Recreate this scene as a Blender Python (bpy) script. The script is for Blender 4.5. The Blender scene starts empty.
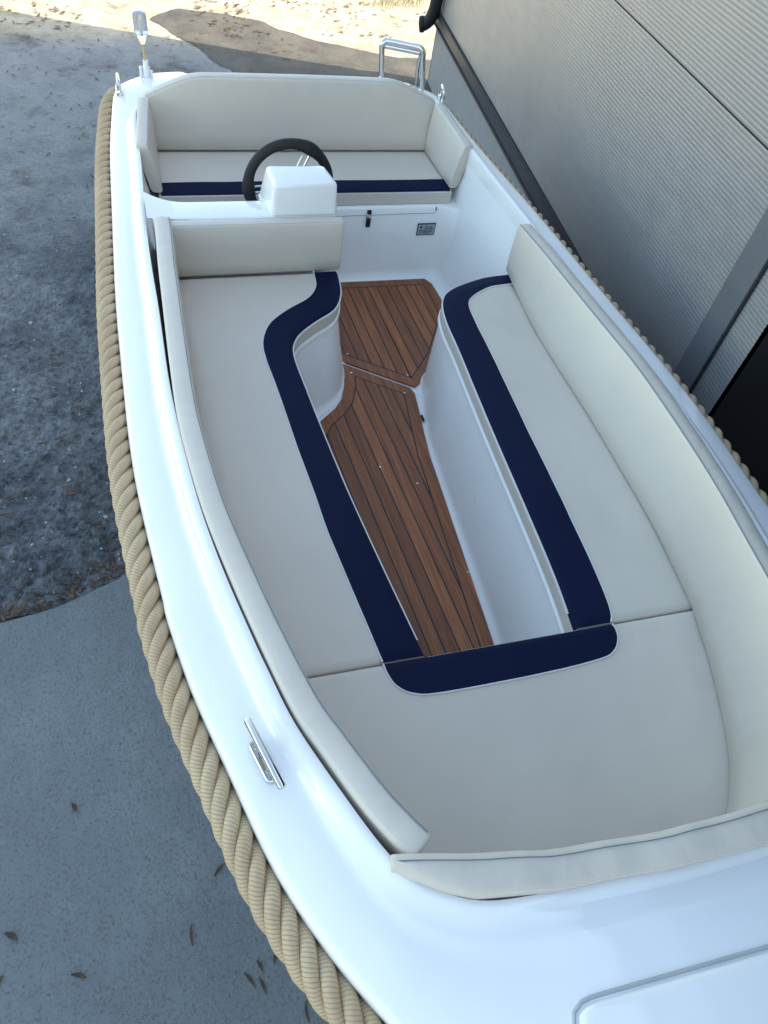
import bpy, bmesh, math, random
from mathutils import Vector, Matrix, noise
random.seed(7)
sc = bpy.context.scene
COL = sc.collection
PI = math.pi
LIFT = 1.0            # everything is modelled with the seat level at z = 0; the ground lies 1 m lower

# ------------------------------------------------------------------ materials
def mat(name):
    m = bpy.data.materials.new(name); m.use_nodes = True
    nt = m.node_tree
    return m, nt, nt.nodes['Principled BSDF']
def N(nt, t, **kw):
    n = nt.nodes.new(t)
    for k, v in kw.items():
        if k.startswith('i_'):
            key = k[2:]
            n.inputs[int(key) if key.isdigit() else key].default_value = v
        else: setattr(n, k, v)
    return n
def L(nt, a, b): nt.links.new(a, b)
def mixc(nt, fac, a, b, mode='MIX'):
    n = nt.nodes.new('ShaderNodeMix'); n.data_type = 'RGBA'; n.blend_type = mode
    for idx, v in ((0, fac), (6, a), (7, b)):
        if hasattr(v, 'links') or hasattr(v, 'is_linked'): nt.links.new(v, n.inputs[idx])
        else: n.inputs[idx].default_value = v
    return n.outputs[2]
def ramp(nt, src, p0, p1, c0=(0,0,0,1), c1=(1,1,1,1)):
    r = nt.nodes.new('ShaderNodeValToRGB'); nt.links.new(src, r.inputs[0])
    r.color_ramp.elements[0].position = p0; r.color_ramp.elements[1].position = p1
    r.color_ramp.elements[0].color = c0; r.color_ramp.elements[1].color = c1
    return r.outputs[0]
def coords(nt, scale=(1,1,1), kind='Object'):
    tc = nt.nodes.new('ShaderNodeTexCoord'); mp = nt.nodes.new('ShaderNodeMapping')
    nt.links.new(tc.outputs[kind], mp.inputs[0]); mp.inputs['Scale'].default_value = scale
    return mp.outputs[0]
def tnoise(nt, vec, scale, detail=4, rough=.55):
    n = N(nt, 'ShaderNodeTexNoise', i_Scale=scale, i_Detail=detail, i_Roughness=rough)
    nt.links.new(vec, n.inputs['Vector']); return n.outputs[0]
def bump(nt, h, strength, dist, prev=None):
    b = N(nt, 'ShaderNodeBump', i_Strength=strength, i_Distance=dist)
    nt.links.new(h, b.inputs['Height'])
    if prev: nt.links.new(prev, b.inputs['Normal'])
    return b.outputs[0]
def rgb(r, g, b): return (r, g, b, 1)

def m_gelcoat(name='gelcoat', base=(.80,.80,.79), rough=.085):
    m, nt, p = mat(name)
    v = coords(nt)
    n1 = tnoise(nt, v, 3.0, 5)
    L(nt, mixc(nt, ramp(nt, n1, .35, .7), rgb(*base), rgb(*[c*.95 for c in base])), p.inputs['Base Color'])
    L(nt, ramp(nt, tnoise(nt, v, 9, 6, .65), .3, .75, (rough*.9,)*3+(1,), (rough*(1.6 if rough < .2 else 1.15),)*3+(1,)), p.inputs['Roughness'])
    L(nt, bump(nt, tnoise(nt, v, 3.0, 1), .10, .010), p.inputs['Normal'])
    p.inputs['IOR'].default_value = 1.5
    p.inputs['Coat Weight'].default_value = .5 if rough < .2 else 0; p.inputs['Coat Roughness'].default_value = .03
    return m
def m_vinyl(name, base, wrinkle=(4,4,4), wstr=.25, wdist=.02, rough=.5):
    m, nt, p = mat(name)
    v = coords(nt); vw = coords(nt, wrinkle)
    n1 = tnoise(nt, v, 2.2, 4)
    L(nt, mixc(nt, ramp(nt, n1, .3, .75), rgb(*base), rgb(*[c*.92 for c in base])), p.inputs['Base Color'])
    vor = N(nt, 'ShaderNodeTexVoronoi', i_Scale=700.0); L(nt, v, vor.inputs['Vector'])
    b1 = bump(nt, vor.outputs['Distance'], .10, .0008)
    b2 = bump(nt, tnoise(nt, vw, 1.0, 3, .5), wstr, wdist, b1)
    L(nt, b2, p.inputs['Normal'])
    p.inputs['Roughness'].default_value = rough
    p.inputs['Specular IOR Level'].default_value = .35
    return m
def m_plain(name, base, rough=.5, metal=0.0, bumps=None, var=.12):
    m, nt, p = mat(name)
    v = coords(nt)
    n1 = tnoise(nt, v, 14, 5)
    L(nt, mixc(nt, ramp(nt, n1, .3, .7), rgb(*base), rgb(*[c*(1-var) for c in base])), p.inputs['Base Color'])
    p.inputs['Roughness'].default_value = rough; p.inputs['Metallic'].default_value = metal
    if bumps: L(nt, bump(nt, tnoise(nt, v, bumps[0], 4), bumps[1], bumps[2]), p.inputs['Normal'])
    return m

M = {}
M['gel'] = m_gelcoat()
M['gel_in'] = m_gelcoat('gelcoat_liner', (.83,.83,.81), .3)
CREAM = (.590,.535,.458)
M['vinyl'] = m_vinyl('cream_vinyl', CREAM, (4.5,4.5,4.5), .45, .016, .46)
M['vinyl_x'] = m_vinyl('cream_vinyl_gathered', CREAM, (8,5,4), .6, .014)
M['vinyl_y'] = m_vinyl('cream_vinyl_stretched', CREAM, (5,9,1.2), .8, .016)
M['navy'] = m_vinyl('navy_vinyl', (.0018,.0058,.030), (5,5,5), .3, .012, .66)
M['navy'].node_tree.nodes['Principled BSDF'].inputs['Specular IOR Level'].default_value = .14
M['pipe'] = m_plain('piping_cord', (.66,.65,.62), .5)
M['thread'] = m_plain('seam_thread', (.15,.17,.21), .6)
M['steel'] = m_plain('polished_steel', (.62,.61,.59), .12, 1.0, None, .05)
M['black'] = m_plain('black_rubber', (.005,.005,.006), .7, 0, (60,.2,.002))
M['dark'] = m_plain('dark_gap', (.01,.01,.011), .7)
M['whiteplastic'] = m_plain('white_plastic', (.78,.78,.78), .3, 0, None, .03)
M['plate'] = m_plain('info_plate_face', (.30,.36,.40), .35)
M['platemark'] = m_plain('info_plate_print', (.02,.025,.03), .5)
M['groove_shade'] = m_plain('grey_groove_shade', (.40,.43,.43), .5)  # grey for the shaded line round the hatch
M['amber'] = m_plain('amber_stem', (.62,.42,.20), .3)

def m_glass():
    m, nt, p = mat('clear_lens')
    p.inputs['Base Color'].default_value = rgb(.80,.80,.82); p.inputs['Roughness'].default_value = .12
    p.inputs['Transmission Weight'].default_value = .75; p.inputs['IOR'].default_value = 1.3
    n = tnoise(nt, coords(nt), 60, 2); L(nt, bump(nt, n, .1, .001), p.inputs['Normal'])
    return m
M['lens'] = m_glass()

def m_teak():
    m, nt, p = mat('teak_planks')
    v = coords(nt, (55, 2.2, 10)); v2 = coords(nt, (190, 5, 20)); v3 = coords(nt)
    at = N(nt, 'ShaderNodeAttribute', attribute_name='tone')
    g1 = tnoise(nt, v, 1.0, 6, .6); g2 = tnoise(nt, v2, 1.0, 4, .6)
    c1 = mixc(nt, ramp(nt, g1, .28, .72), rgb(.165,.054,.018), rgb(.37,.128,.045))
    c2 = mixc(nt, ramp(nt, g2, .38, .62), c1, rgb(.12,.038,.013)); 
    c2b = mixc(nt, .55, c1, c2)
    mul = mixc(nt, 1.0, c2b, at.outputs['Color'], 'MULTIPLY')
    L(nt, mul, p.inputs['Base Color'])
    p.inputs['Roughness'].default_value = .55
    L(nt, bump(nt, g2, .25, .0012), p.inputs['Normal'])
    return m
M['teak'] = m_teak()
M['caulk'] = m_plain('black_caulk', (.010,.009,.009), .55)

def m_rope():
    m, nt, p = mat('hemp_rope')
    uv = N(nt, 'ShaderNodeUVMap', uv_map='uv')
    sep = N(nt, 'ShaderNodeSeparateXYZ'); L(nt, uv.outputs[0], sep.inputs[0])
    a = N(nt, 'ShaderNodeMath', operation='MULTIPLY', i_1=1/.0068); L(nt, sep.outputs[0], a.inputs[0])
    b = N(nt, 'ShaderNodeMath', operation='MULTIPLY', i_1=3.0); L(nt, sep.outputs[1], b.inputs[0])
    s = N(nt, 'ShaderNodeMath', operation='ADD'); L(nt, a.outputs[0], s.inputs[0]); L(nt, b.outputs[0], s.inputs[1])
    w = N(nt, 'ShaderNodeTexNoise', i_Scale=30.0); L(nt, coords(nt), w.inputs['Vector'])
    s2 = N(nt, 'ShaderNodeMath', operation='MULTIPLY_ADD', i_1=.5); L(nt, w.outputs[0], s2.inputs[0]); L(nt, s.outputs[0], s2.inputs[2])
    f = N(nt, 'ShaderNodeMath', operation='PINGPONG', i_1=.5); L(nt, s2.outputs[0], f.inputs[0])
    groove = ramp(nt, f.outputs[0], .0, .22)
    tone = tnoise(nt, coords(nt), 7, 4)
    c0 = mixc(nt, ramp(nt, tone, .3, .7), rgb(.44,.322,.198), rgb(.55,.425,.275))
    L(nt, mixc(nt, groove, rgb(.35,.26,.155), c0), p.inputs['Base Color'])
    fib = tnoise(nt, coords(nt), 350, 3)
    L(nt, bump(nt, groove, .5, .0018, bump(nt, fib, .5, .002)), p.inputs['Normal'])
    p.inputs['Roughness'].default_value = .85; p.inputs['Specular IOR Level'].default_value = .2
    return m
M['rope'] = m_rope()
M['ropecore'] = m_plain('rope_core', (.05,.037,.02), .9)

def m_panel(name, base, rough=.38, metal=.55):
    m, nt, p = mat(name)
    v = coords(nt)
    n = tnoise(nt, v, 1.3, 4)
    L(nt, mixc(nt, ramp(nt, n, .3, .75), rgb(*base), rgb(*[c*.9 for c in base])), p.inputs['Base Color'])
    L(nt, ramp(nt, tnoise(nt, coords(nt,(2,2,9)), 2, 5), .3, .7, (rough*.85,)*3+(1,), (rough*1.2,)*3+(1,)), p.inputs['Roughness'])
    p.inputs['Metallic'].default_value = metal
    return m
M['panel'] = m_panel('silver_ribbed_panel', (.30,.305,.315), .40, .45)
M['trim'] = m_panel('grey_trim', (.145,.155,.175), .4, .3)
M['flash'] = m_panel('dark_flashing', (.030,.036,.050), .4, 0)
M['flashlip'] = m_plain('flashing_edge', (.007,.009,.013), .7)
M['plinth'] = m_plain('painted_plinth', (.215,.22,.235), .7, 0, (30,.2,.004))
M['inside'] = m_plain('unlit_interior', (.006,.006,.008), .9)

def m_ground():
    m, nt, p = mat('weathered_yard')
    v = coords(nt)
    sep = N(nt, 'ShaderNodeSeparateXYZ'); L(nt, v, sep.inputs[0])
    nbig = tnoise(nt, v, .9, 5, .6); nmid = tnoise(nt, v, 4.2, 6, .65); nfin = tnoise(nt, v, 55, 6, .7); ngr = tnoise(nt, v, 150, 3, .6)
    # distance along y with a wobbly edge: coarse broken asphalt near, smoother pale concrete beyond, sandy gravel last
    def band(y0, y1, amp):
        a = N(nt, 'ShaderNodeMath', operation='MULTIPLY_ADD', i_1=amp); L(nt, nbig, a.inputs[0]); L(nt, sep.outputs[1], a.inputs[2])
        r = N(nt, 'ShaderNodeMapRange', i_1=y0+amp*.5, i_2=y1+amp*.5); L(nt, a.outputs[0], r.inputs[0]); return r.outputs[0]
    near_c = mixc(nt, ramp(nt, nmid, .38, .66), rgb(.062,.070,.080), rgb(.34,.375,.405))
    near_c = mixc(nt, ramp(nt, nfin, .35, .7), near_c, rgb(.225,.245,.27)); 
    conc = mixc(nt, ramp(nt, nmid, .35, .7), rgb(.32,.335,.345), rgb(.46,.465,.465))
    conc = mixc(nt, ramp(nt, nfin, .55, .78), conc, rgb(.18,.175,.165))
    patch = ramp(nt, tnoise(nt, v, 1.7, 4), .47, .62)
    midc = mixc(nt, patch, near_c, conc)
    sand = mixc(nt, ramp(nt, nmid, .36, .66), rgb(.50,.42,.30), rgb(.78,.72,.58))
    sand = mixc(nt, ramp(nt, tnoise(nt, v, 22, 5, .7), .60, .72), sand, rgb(.13,.085,.045))
    c = mixc(nt, band(1.6, 4.6, 2.2), near_c, midc)
    c = mixc(nt, band(3.6, 5.2, 1.4), c, conc)
    c = mixc(nt, band(6.75, 7.1, .5), c, sand)
    pit_shade = ramp(nt, tnoise(nt, v, 26, 5, .75), .40, .52)  # shade of small pits put into the ground colour as dark spots
    c = mixc(nt, band(2.2, 6.0, 2.0), mixc(nt, pit_shade, mixc(nt, .6, c, rgb(.035,.036,.04)), c), c)
    c = mixc(nt, ramp(nt, tnoise(nt, v, 2.1, 6, .7), .54, .72), c, rgb(.095,.085,.072))
    flec = ramp(nt, tnoise(nt, v, 90, 2, .5), .68, .74)
    c = mixc(nt, flec, c, rgb(.30,.30,.30))
    L(nt, c, p.inputs['Base Color'])
    p.inputs['Roughness'].default_value = .88
    h1 = bump(nt, nmid, .9, .12); h2 = bump(nt, nfin, 1.0, .06, h1); h3 = bump(nt, ngr, .8, .012, h2)
    L(nt, h3, p.inputs['Normal'])
    return m
M['ground'] = m_ground()
def m_slab():
    m, nt, p = mat('brushed_concrete')
    v = coords(nt)
    n1 = tnoise(nt, v, 1.6, 5, .6); n2 = tnoise(nt, v, 9, 6, .7); n3 = tnoise(nt, v, 90, 5, .7)
    c = mixc(nt, ramp(nt, n1, .35, .68), rgb(.135,.152,.168), rgb(.205,.226,.243))
    c = mixc(nt, ramp(nt, n2, .3, .75), c, rgb(.150,.169,.186))
    c = mixc(nt, ramp(nt, n3, .50, .72), c, rgb(.085,.087,.09))
    c = mixc(nt, ramp(nt, tnoise(nt, v, 40, 4, .7), .62, .70), c, rgb(.20,.21,.22))
    w = N(nt, 'ShaderNodeTexWave', wave_type='RINGS', rings_direction='Z', i_Scale=9.0, i_Distortion=3.0, i_Detail=4.0)
    mp = nt.nodes.new('ShaderNodeMapping'); L(nt, v, mp.inputs[0]); mp.inputs['Location'].default_value = (2.2, 1.2, 0); L(nt, mp.outputs[0], w.inputs['Vector'])
    c = mixc(nt, .0, c, w.outputs[0], 'OVERLAY')
    L(nt, c, p.inputs['Base Color']); p.inputs['Roughness'].default_value = .8
    L(nt, bump(nt, n3, .9, .012, bump(nt, n2, .6, .03)), p.inputs['Normal'])
    return m
M['slab'] = m_slab()
def m_asph():
    m, nt, p = mat('dark_asphalt')
    v = coords(nt)
    n2 = tnoise(nt, v, 3, 6, .65); n3 = tnoise(nt, v, 70, 5, .7)
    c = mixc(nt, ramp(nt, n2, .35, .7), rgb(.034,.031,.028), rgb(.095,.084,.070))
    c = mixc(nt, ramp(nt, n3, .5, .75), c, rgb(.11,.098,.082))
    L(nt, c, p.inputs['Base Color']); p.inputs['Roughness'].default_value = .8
    L(nt, bump(nt, n3, .5, .01), p.inputs['Normal']); return m
M['asphalt'] = m_asph()
def m_leaf(name, a, b):
    m, nt, p = mat(name)
    L(nt, mixc(nt, ramp(nt, tnoise(nt, coords(nt), 25, 3), .3, .7), rgb(*a), rgb(*b)), p.inputs['Base Color'])
    p.inputs['Roughness'].default_value = .75; return m
M['leaf'] = m_leaf('dead_leaf', (.030,.020,.014), (.075,.045,.028))
M['leafmix'] = m_leaf('dead_leaf_litter', (.022,.014,.009), (.115,.065,.032))
M['stone'] = m_leaf('grey_stone', (.10,.11,.12), (.34,.35,.36))
M['grass'] = m_leaf('dry_grass', (.16,.15,.04), (.30,.26,.09))

# ------------------------------------------------------------------ mesh helpers
def link(name, bm, material, parent=None, smooth=True, extra=(), sharp=38):
    me = bpy.data.meshes.new(name)
    bm.normal_update()
    bm.to_mesh(me); bm.free()
    o = bpy.data.objects.new(name, me); COL.objects.link(o)
    me.materials.append(material)
    for e in extra: me.materials.append(e)
    if smooth:
        for p in me.polygons: p.use_smooth = True
        try: me.set_sharp_from_angle(angle=math.radians(70 if name == 'backrest_pad' else sharp))
        except Exception: pass
    if parent: o.parent = parent
    return o
def tag(o, label=None, cat=None, group=None, kind=None):
    if label: o['label'] = label
    if cat: o['category'] = cat
    if group: o['group'] = group
    if kind: o['kind'] = kind
    return o
def empty(name, loc=(0,0,0)):
    o = bpy.data.objects.new(name, None); COL.objects.link(o); o.location = loc; o.empty_display_size = .2
    return o
def grid(bm, rows, cu=False, cv=False, uv=None):
    """rows: list of lists of points; cu closes along the rows, cv closes round each row"""
    V = [[bm.verts.new(p) for p in r] for r in rows]
    nu, nv = len(V), len(V[0])
    lay = bm.loops.layers.uv.new('uv') if uv else None
    for i in range(nu if cu else nu-1):
        for j in range(nv if cv else nv-1):
            a, b = i, (i+1) % nu; c, d = j, (j+1) % nv
            try: f = bm.faces.new((V[a][c], V[b][c], V[b][d], V[a][d]))
            except ValueError: continue
            if uv:
                us = (uv[0][i], uv[0][i+1], uv[0][i+1], uv[0][i]); vs = (uv[1][j], uv[1][j], uv[1][j+1], uv[1][j+1])
                for lp, u_, v_ in zip(f.loops, us, vs): lp[lay].uv = (u_, v_)
    return V
def fix(bm): bmesh.ops.recalc_face_normals(bm, faces=bm.faces[:])
def lerp(a, b, t): return a+(b-a)*t
def interp(x, tab):
    if x <= tab[0][0]: return tab[0][1]
    for (x0, y0), (x1, y1) in zip(tab, tab[1:]):
        if x <= x1: return lerp(y0, y1, (x-x0)/(x1-x0))
    return tab[-1][1]
def smoothcurve(pts, step=.02, closed=False):
    """Catmull-Rom through the points, resampled to an even step"""
    P = [Vector(p) for p in pts]; n = len(P); out = []
    rng = range(n) if closed else range(n-1)
    for i in rng:
        if closed: p0, p1, p2, p3 = P[i-1], P[i], P[(i+1)%n], P[(i+2)%n]
        else: p0, p1, p2, p3 = P[max(i-1,0)], P[i], P[i+1], P[min(i+2,n-1)]
        for k in range(16):
            t = k/16
            out.append(.5*((2*p1)+(p2-p0)*t+(2*p0-5*p1+4*p2-p3)*t*t+(3*p1-p0-3*p2+p3)*t**3))
    out.append(P[0].copy() if closed else P[-1].copy())
    return resample(out, step, closed)
def resample(pts, step, closed=False):
    P = [Vector(p) for p in pts]
    d = [0]
    for a, b in zip(P, P[1:]): d.append(d[-1]+(b-a).length)
    n = max(2, int(round(d[-1]/step))); out = []; j = 0
    for i in range(n if closed else n+1):
        s = d[-1]*i/n
        while j < len(d)-2 and d[j+1] < s: j += 1
        q = (s-d[j])/max(d[j+1]-d[j], 1e-9); out.append(P[j].lerp(P[j+1], q))
    return out
def round_poly(poly, r, step=.02):
    """closed 2D polygon with rounded corners; r is one radius or a list"""
    n = len(poly); P = [Vector((p[0], p[1])) for p in poly]; out = []
    for i in range(n):
        a, b, c = P[i-1], P[i], P[(i+1)%n]; rr = r[i] if isinstance(r, (list, tuple)) else r
        u = (a-b); w = (c-b); lu, lw = u.length, w.length
        t = min(rr, lu*.45, lw*.45)
        if t < 1e-4: out.append(b); continue
        p, q = b+u/lu*t, b+w/lw*t
        for k in range(7):
            s = k/6; out.append((1-s)**2*p+2*s*(1-s)*b+s*s*q)
    out.append(out[0].copy())
    return resample(out, step, True)
def area(P): return .5*sum(P[i-1].x*P[i].y-P[i].x*P[i-1].y for i in range(len(P)))
def inset(P, d, closed=True):
    n = len(P); out = []
    for i in range(n):
        if closed: a, c = P[i-1], P[(i+1)%n]
        else: a, c = P[max(i-1,0)], P[min(i+1,n-1)]
        t = (Vector((c.x, c.y))-Vector((a.x, a.y)))
        if t.length < 1e-9: t = Vector((1,0))
        t.normalize(); out.append(Vector((P[i].x-t.y*d, P[i].y+t.x*d)))     # left side = inside for CCW
    return out
def cushion_bm(P, z0, z1, r=.018, crown=.006):
    if area(P) < 0: P = P[::-1]
    rings = [(r, z0), (r*.3, z0+r*.3), (0, z0+r), (-.002, (z0+z1)/2), (0, z1-r), (r*.13, z1-r*.5), (r*.5, z1-r*.13), (r, z1), (r+.012, z1+crown*.45), (r+.028, z1+crown*.85), (r+.04, z1+crown)]
    bm = bmesh.new(); rows = []
    for d, z in rings: rows.append([(p.x, p.y, z) for p in inset(P, d)])
    V = grid(bm, rows, False, True)
    bm.faces.new(V[-1]); bm.faces.new(V[0][::-1]); fix(bm)
    return bm
def tube_bm(bm, pts, r, seg=8, closed=False, caps=True):
    P = [Vector(p) for p in pts]; n = len(P); rows = []
    up = Vector((0,0,1)); prev = None
    for i in range(n):
        if closed: t = P[(i+1)%n]-P[i-1]
        else: t = P[min(i+1,n-1)]-P[max(i-1,0)]
        t.normalize()
        if prev is None:
            ref = up if abs(t.z) < .9 else Vector((1,0,0))
            a = t.cross(ref).normalized()
        else:
            a = (prev-t*prev.dot(t)).normalized()
        prev = a; b = t.cross(a)
        rr = r[i] if isinstance(r, (list, tuple)) else r
        rows.append([P[i]+a*(math.cos(2*PI*k/seg)*rr)+b*(math.sin(2*PI*k/seg)*rr) for k in range(seg)])
    V = grid(bm, rows, closed, True)
    if caps and not closed:
        bm.faces.new(V[0][::-1]); bm.faces.new(V[-1])
    return bm
def tube(name, pts, r, m, parent=None, seg=8, closed=False):
    bm = bmesh.new(); tube_bm(bm, pts, r, seg, closed); fix(bm); return link(name, bm, m, parent)
def box_bm(bm, c, s, bev=0, rot=None):
    t = bmesh.new(); bmesh.ops.create_cube(t, size=1)
    bmesh.ops.scale(t, vec=s, verts=t.verts)
    if bev: bmesh.ops.bevel(t, geom=t.edges[:], offset=bev, segments=3, affect='EDGES', profile=.5)
    if rot: bmesh.ops.rotate(t, verts=t.verts, matrix=rot)
    bmesh.ops.translate(t, vec=c, verts=t.verts)
    me = bpy.data.meshes.new('tmp'); t.to_mesh(me); t.free(); bm.from_mesh(me); bpy.data.meshes.remove(me)
    return bm
def box(name, c, s, m, parent=None, bev=.003, rot=None):
    bm = bmesh.new(); box_bm(bm, c, s, bev, rot); return link(name, bm, m, parent)
def hexa_bm(bm, lo, hi, bev=.01, seg=3):
    """lo, hi: four corner points each (bottom loop, top loop)"""
    t = bmesh.new(); a = [t.verts.new(p) for p in lo]; b = [t.verts.new(p) for p in hi]
    t.faces.new(a[::-1]); t.faces.new(b)
    for i in range(4): t.faces.new((a[i], a[(i+1)%4], b[(i+1)%4], b[i]))
    fix(t)
    if bev: bmesh.ops.bevel(t, geom=t.edges[:], offset=bev, segments=seg, affect='EDGES', profile=.5)
    me = bpy.data.meshes.new('tmp'); t.to_mesh(me); t.free(); bm.from_mesh(me); bpy.data.meshes.remove(me)
    return bm
def lathe_bm(bm, prof, centre, axis=Vector((0,0,1)), seg=20):
    axis = Vector(axis).normalized(); q = Vector((0,0,1)).rotation_difference(axis); c = Vector(centre)
    rows = [[c+q@Vector((r*math.cos(2*PI*k/seg), r*math.sin(2*PI*k/seg), z)) for k in range(seg)] for r, z in prof]
    V = grid(bm, rows, False, True)
    if prof[0][0] > 1e-5: bm.faces.new(V[0][::-1])
    if prof[-1][0] > 1e-5: bm.faces.new(V[-1])
    return bm

# ------------------------------------------------------------------ the boat's lines (y runs aft, +x is the wall side)
ZO = [(-1.4,.375),(-.8,.342),(-.6,.325),(-.4,.306),(-.2,.287),(0,.270),(.2,.258),(.4,.249),(.6,.239),(.8,.228),(1.0,.217),(1.2,.204),(1.4,.193),(1.6,.186),(1.8,.182),(2.0,.176),(2.2,.167),(2.4,.158),(2.6,.150),(2.8,.149),(3.0,.155),(3.2,.166),(3.45,.178)]
ZI = [(-.8,.372),(-.6,.366),(-.4,.357),(-.2,.346),(0,.332),(.2,.317),(.4,.302),(.6,.287),(.8,.271),(1.0,.257),(1.2,.246),(1.4,.235),(1.6,.224),(1.8,.214),(2.0,.211),(2.4,.208),(2.8,.206),(3.05,.215)]
WO = [(-.81,.656),(-.665,.736),(-.5,.802),(-.275,.860),(-.145,.893),(-.038,.916),(.13,.943),(.2,.948),(.4,.966),(.6,.981),(.8,.987),(1.0,.987),(1.2,.986),(1.4,.984),(1.6,.979),(1.8,.971),(2.0,.963),(2.2,.955),(2.4,.947),(2.6,.938),(2.8,.924),(3.0,.904),(3.12,.890)]
WI = [(-.25,.70),(-.1,.735),(0,.755),(.2,.79),(.4,.816),(.6,.831),(.8,.840),(1.0,.844),(1.2,.841),(1.4,.838),(1.6,.838),(1.8,.836),(2.0,.829),(2.2,.819),(2.4,.810),(2.6,.803),(2.8,.797),(2.9,.79)]
def zo(y): return interp(y, ZO)
def zi(y): return interp(y, ZI)
# starboard half of the outer loop, from the transom notch forward to the stem, then mirrored
half_out = [(-.44,3.16),(-.47,3.2),(-.485,3.40),(-.53,3.425),(-.69,3.39),(-.83,3.29),(-.875,3.2)] + [(-w, y) for y, w in WO[::-1]] + [(-.55,-.97),(-.42,-1.12),(-.26,-1.25),(-.12,-1.325),(0,-1.345)]
half_in = [(-.44,3.03),(-.56,3.03),(-.68,2.99),(-.745,2.95),(-.783,2.91)] + [(-w, y) for y, w in WI[::-1]][1:] + [(-.63,-.437),(-.583,-.545),(-.54,-.612),(-.483,-.654),(-.42,-.682),(-.33,-.697),(-.17,-.713),(0,-.728)]
NP = 260
def even(pts, n):
    P = [Vector((x, y)) for x, y in pts]
    d = [0]
    for a, b in zip(P, P[1:]): d.append(d[-1]+(b-a).length)
    out = []; j = 0
    for i in range(n+1):
        s = d[-1]*i/n
        while j < len(d)-2 and d[j+1] < s: j += 1
        out.append(P[j].lerp(P[j+1], (s-d[j])/(d[j+1]-d[j])))
    return out
def cr(pts):
    return [(p.x, p.y) for p in smoothcurve([(x, y, 0) for x, y in pts], .012)]
def y_of(pts, ys):          # sample a half line by matching stations
    pass
H_IN = even(cr(half_in), NP)
H_OUTc = [Vector(p) for p in cr(half_out)]
# match every inner point with an outer point: by y along the sides, by arc fraction round bow and stern
def match(hin, hout):
    # key stations (inner index by y) -> outer arc positions
    d = [0]
    for a, b in zip(hout, hout[1:]): d.append(d[-1]+(b-a).length)
    di = [0]
    for a, b in zip(hin, hin[1:]): di.append(di[-1]+(b-a).length)
    def arc_at(P, D, y):
        for i in range(len(P)-1):
            if P[i].y >= y > P[i+1].y and P[i].x < -.5: return D[i]+(D[i+1]-D[i])*(P[i].y-y)/(P[i].y-P[i+1].y)
    keys = [(0, 0)]
    for y in (2.8, 2.0, 1.0, .2, -.3): keys.append((arc_at(hin, di, y), arc_at(hout, d, y)))
    # the stern corner: inner bevel end maps to the rounded quarter
    keys.insert(1, (.10, .05)); keys.append((di[-1], d[-1]))
    out = []
    for s in di:
        t = interp(s, keys)
        j = 0
        while j < len(d)-2 and d[j+1] < t: j += 1
        out.append(hout[j].lerp(hout[j+1], (t-d[j])/max(d[j+1]-d[j],1e-9)))
    return out
H_OUT = match(H_IN, H_OUTc)
def mirror(h): return h + [Vector((-p.x, p.y)) for p in h[-2:0:-1]] if False else h + [Vector((-p.x, p.y)) for p in h[-2::-1]]
IN = mirror(H_IN); OUT = mirror(H_OUT)
for p in IN:
    if p.x > 0 and p.y < -.5: p.y -= .028*min(1, p.x/.25)*min(1, (-p.y-.5)/.15)

boat = empty('boat', (0,0,-LIFT))
tag(boat, 'open white motor sloop with thick rope fender, cream seats and teak floor', 'boat')
def bl(o): o.location = (0,0,LIFT); return o       # boat parts are modelled in seat level coordinates

def deck_bm():
    bm = bmesh.new(); rows = []
    for a, b in zip(OUT, IN):
        o_ = Vector((a.x, a.y)); i_ = Vector((b.x, b.y)); w = (o_-i_).length; t = (o_-i_)/w
        z_o = zo(a.y); z_i = zi(b.y); fore = max(0, min(1, (-b.y-.35)/.35))
        row = []
        # from the inside of the rim outward
        prof = [(-.003, z_i-.09), (-.003, z_i-.03), (-.002, z_i-.010), (0, z_i-.002), (.008, z_i+.001), (.018, z_i), (.030, z_i-.008)]
        cz = (z_i-z_o)*lerp(1.15, 1.1, fore)              # height of the step of the coaming above the side deck
        c_w = lerp(.052, .085, fore)
        ze = z_i - cz*lerp(.72, .62, fore)
        prof += [(c_w*.72, lerp(z_i-.008, ze, .55)), (c_w*.9, ze+.004), (c_w*1.05, ze)]
        crown = .006+.024*min(1, max(0, w-.15)/.45)
        for k in range(1, 9):
            s = k/8; d = lerp(c_w*1.05, w-.02, s)
            prof.append((d, lerp(ze, z_o, s)+crown*math.sin(PI*s)*.6))
        prof += [(w-.010, z_o-.003), (w-.003, z_o-.010), (w, z_o-.02), (w, z_o-.052)]
        for d, z in prof: row.append((i_.x+t.x*d, i_.y+t.y*d, z))
        rows.append(row)
    # close across the stern
    grid(bm, rows, True, False); fix(bm)
    return bm
deck = bl(link('deck', deck_bm(), M['gel'], boat))
def hull_bm():
    bm = bmesh.new(); rows = []
    lv = [(-.052, 1, 0), (-.09, .985, .01), (-.25, .965, .03), (-.45, .92, .07), (-.65, .82, .15), (-.80, .62, .26), (-.92, .34, .40), (-.995, .06, .55)]
    for a in OUT:
        r = []
        z_o = zo(a.y)
        for dz, sx, by in lv:
            z = lerp(z_o+dz, dz, min(1, (-dz-.052)/.5))
            y = a.y
            if y < .6: y = y+by*min(1, (.6-y)/1.6)
            r.append((a.x*sx, y, z))
        rows.append(r)
    V = grid(bm, rows, True, False)
    bm.faces.new([v[-1] for v in V])
    fix(bm); return bm
bl(link('hull', hull_bm(), M['gel'], boat))

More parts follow.
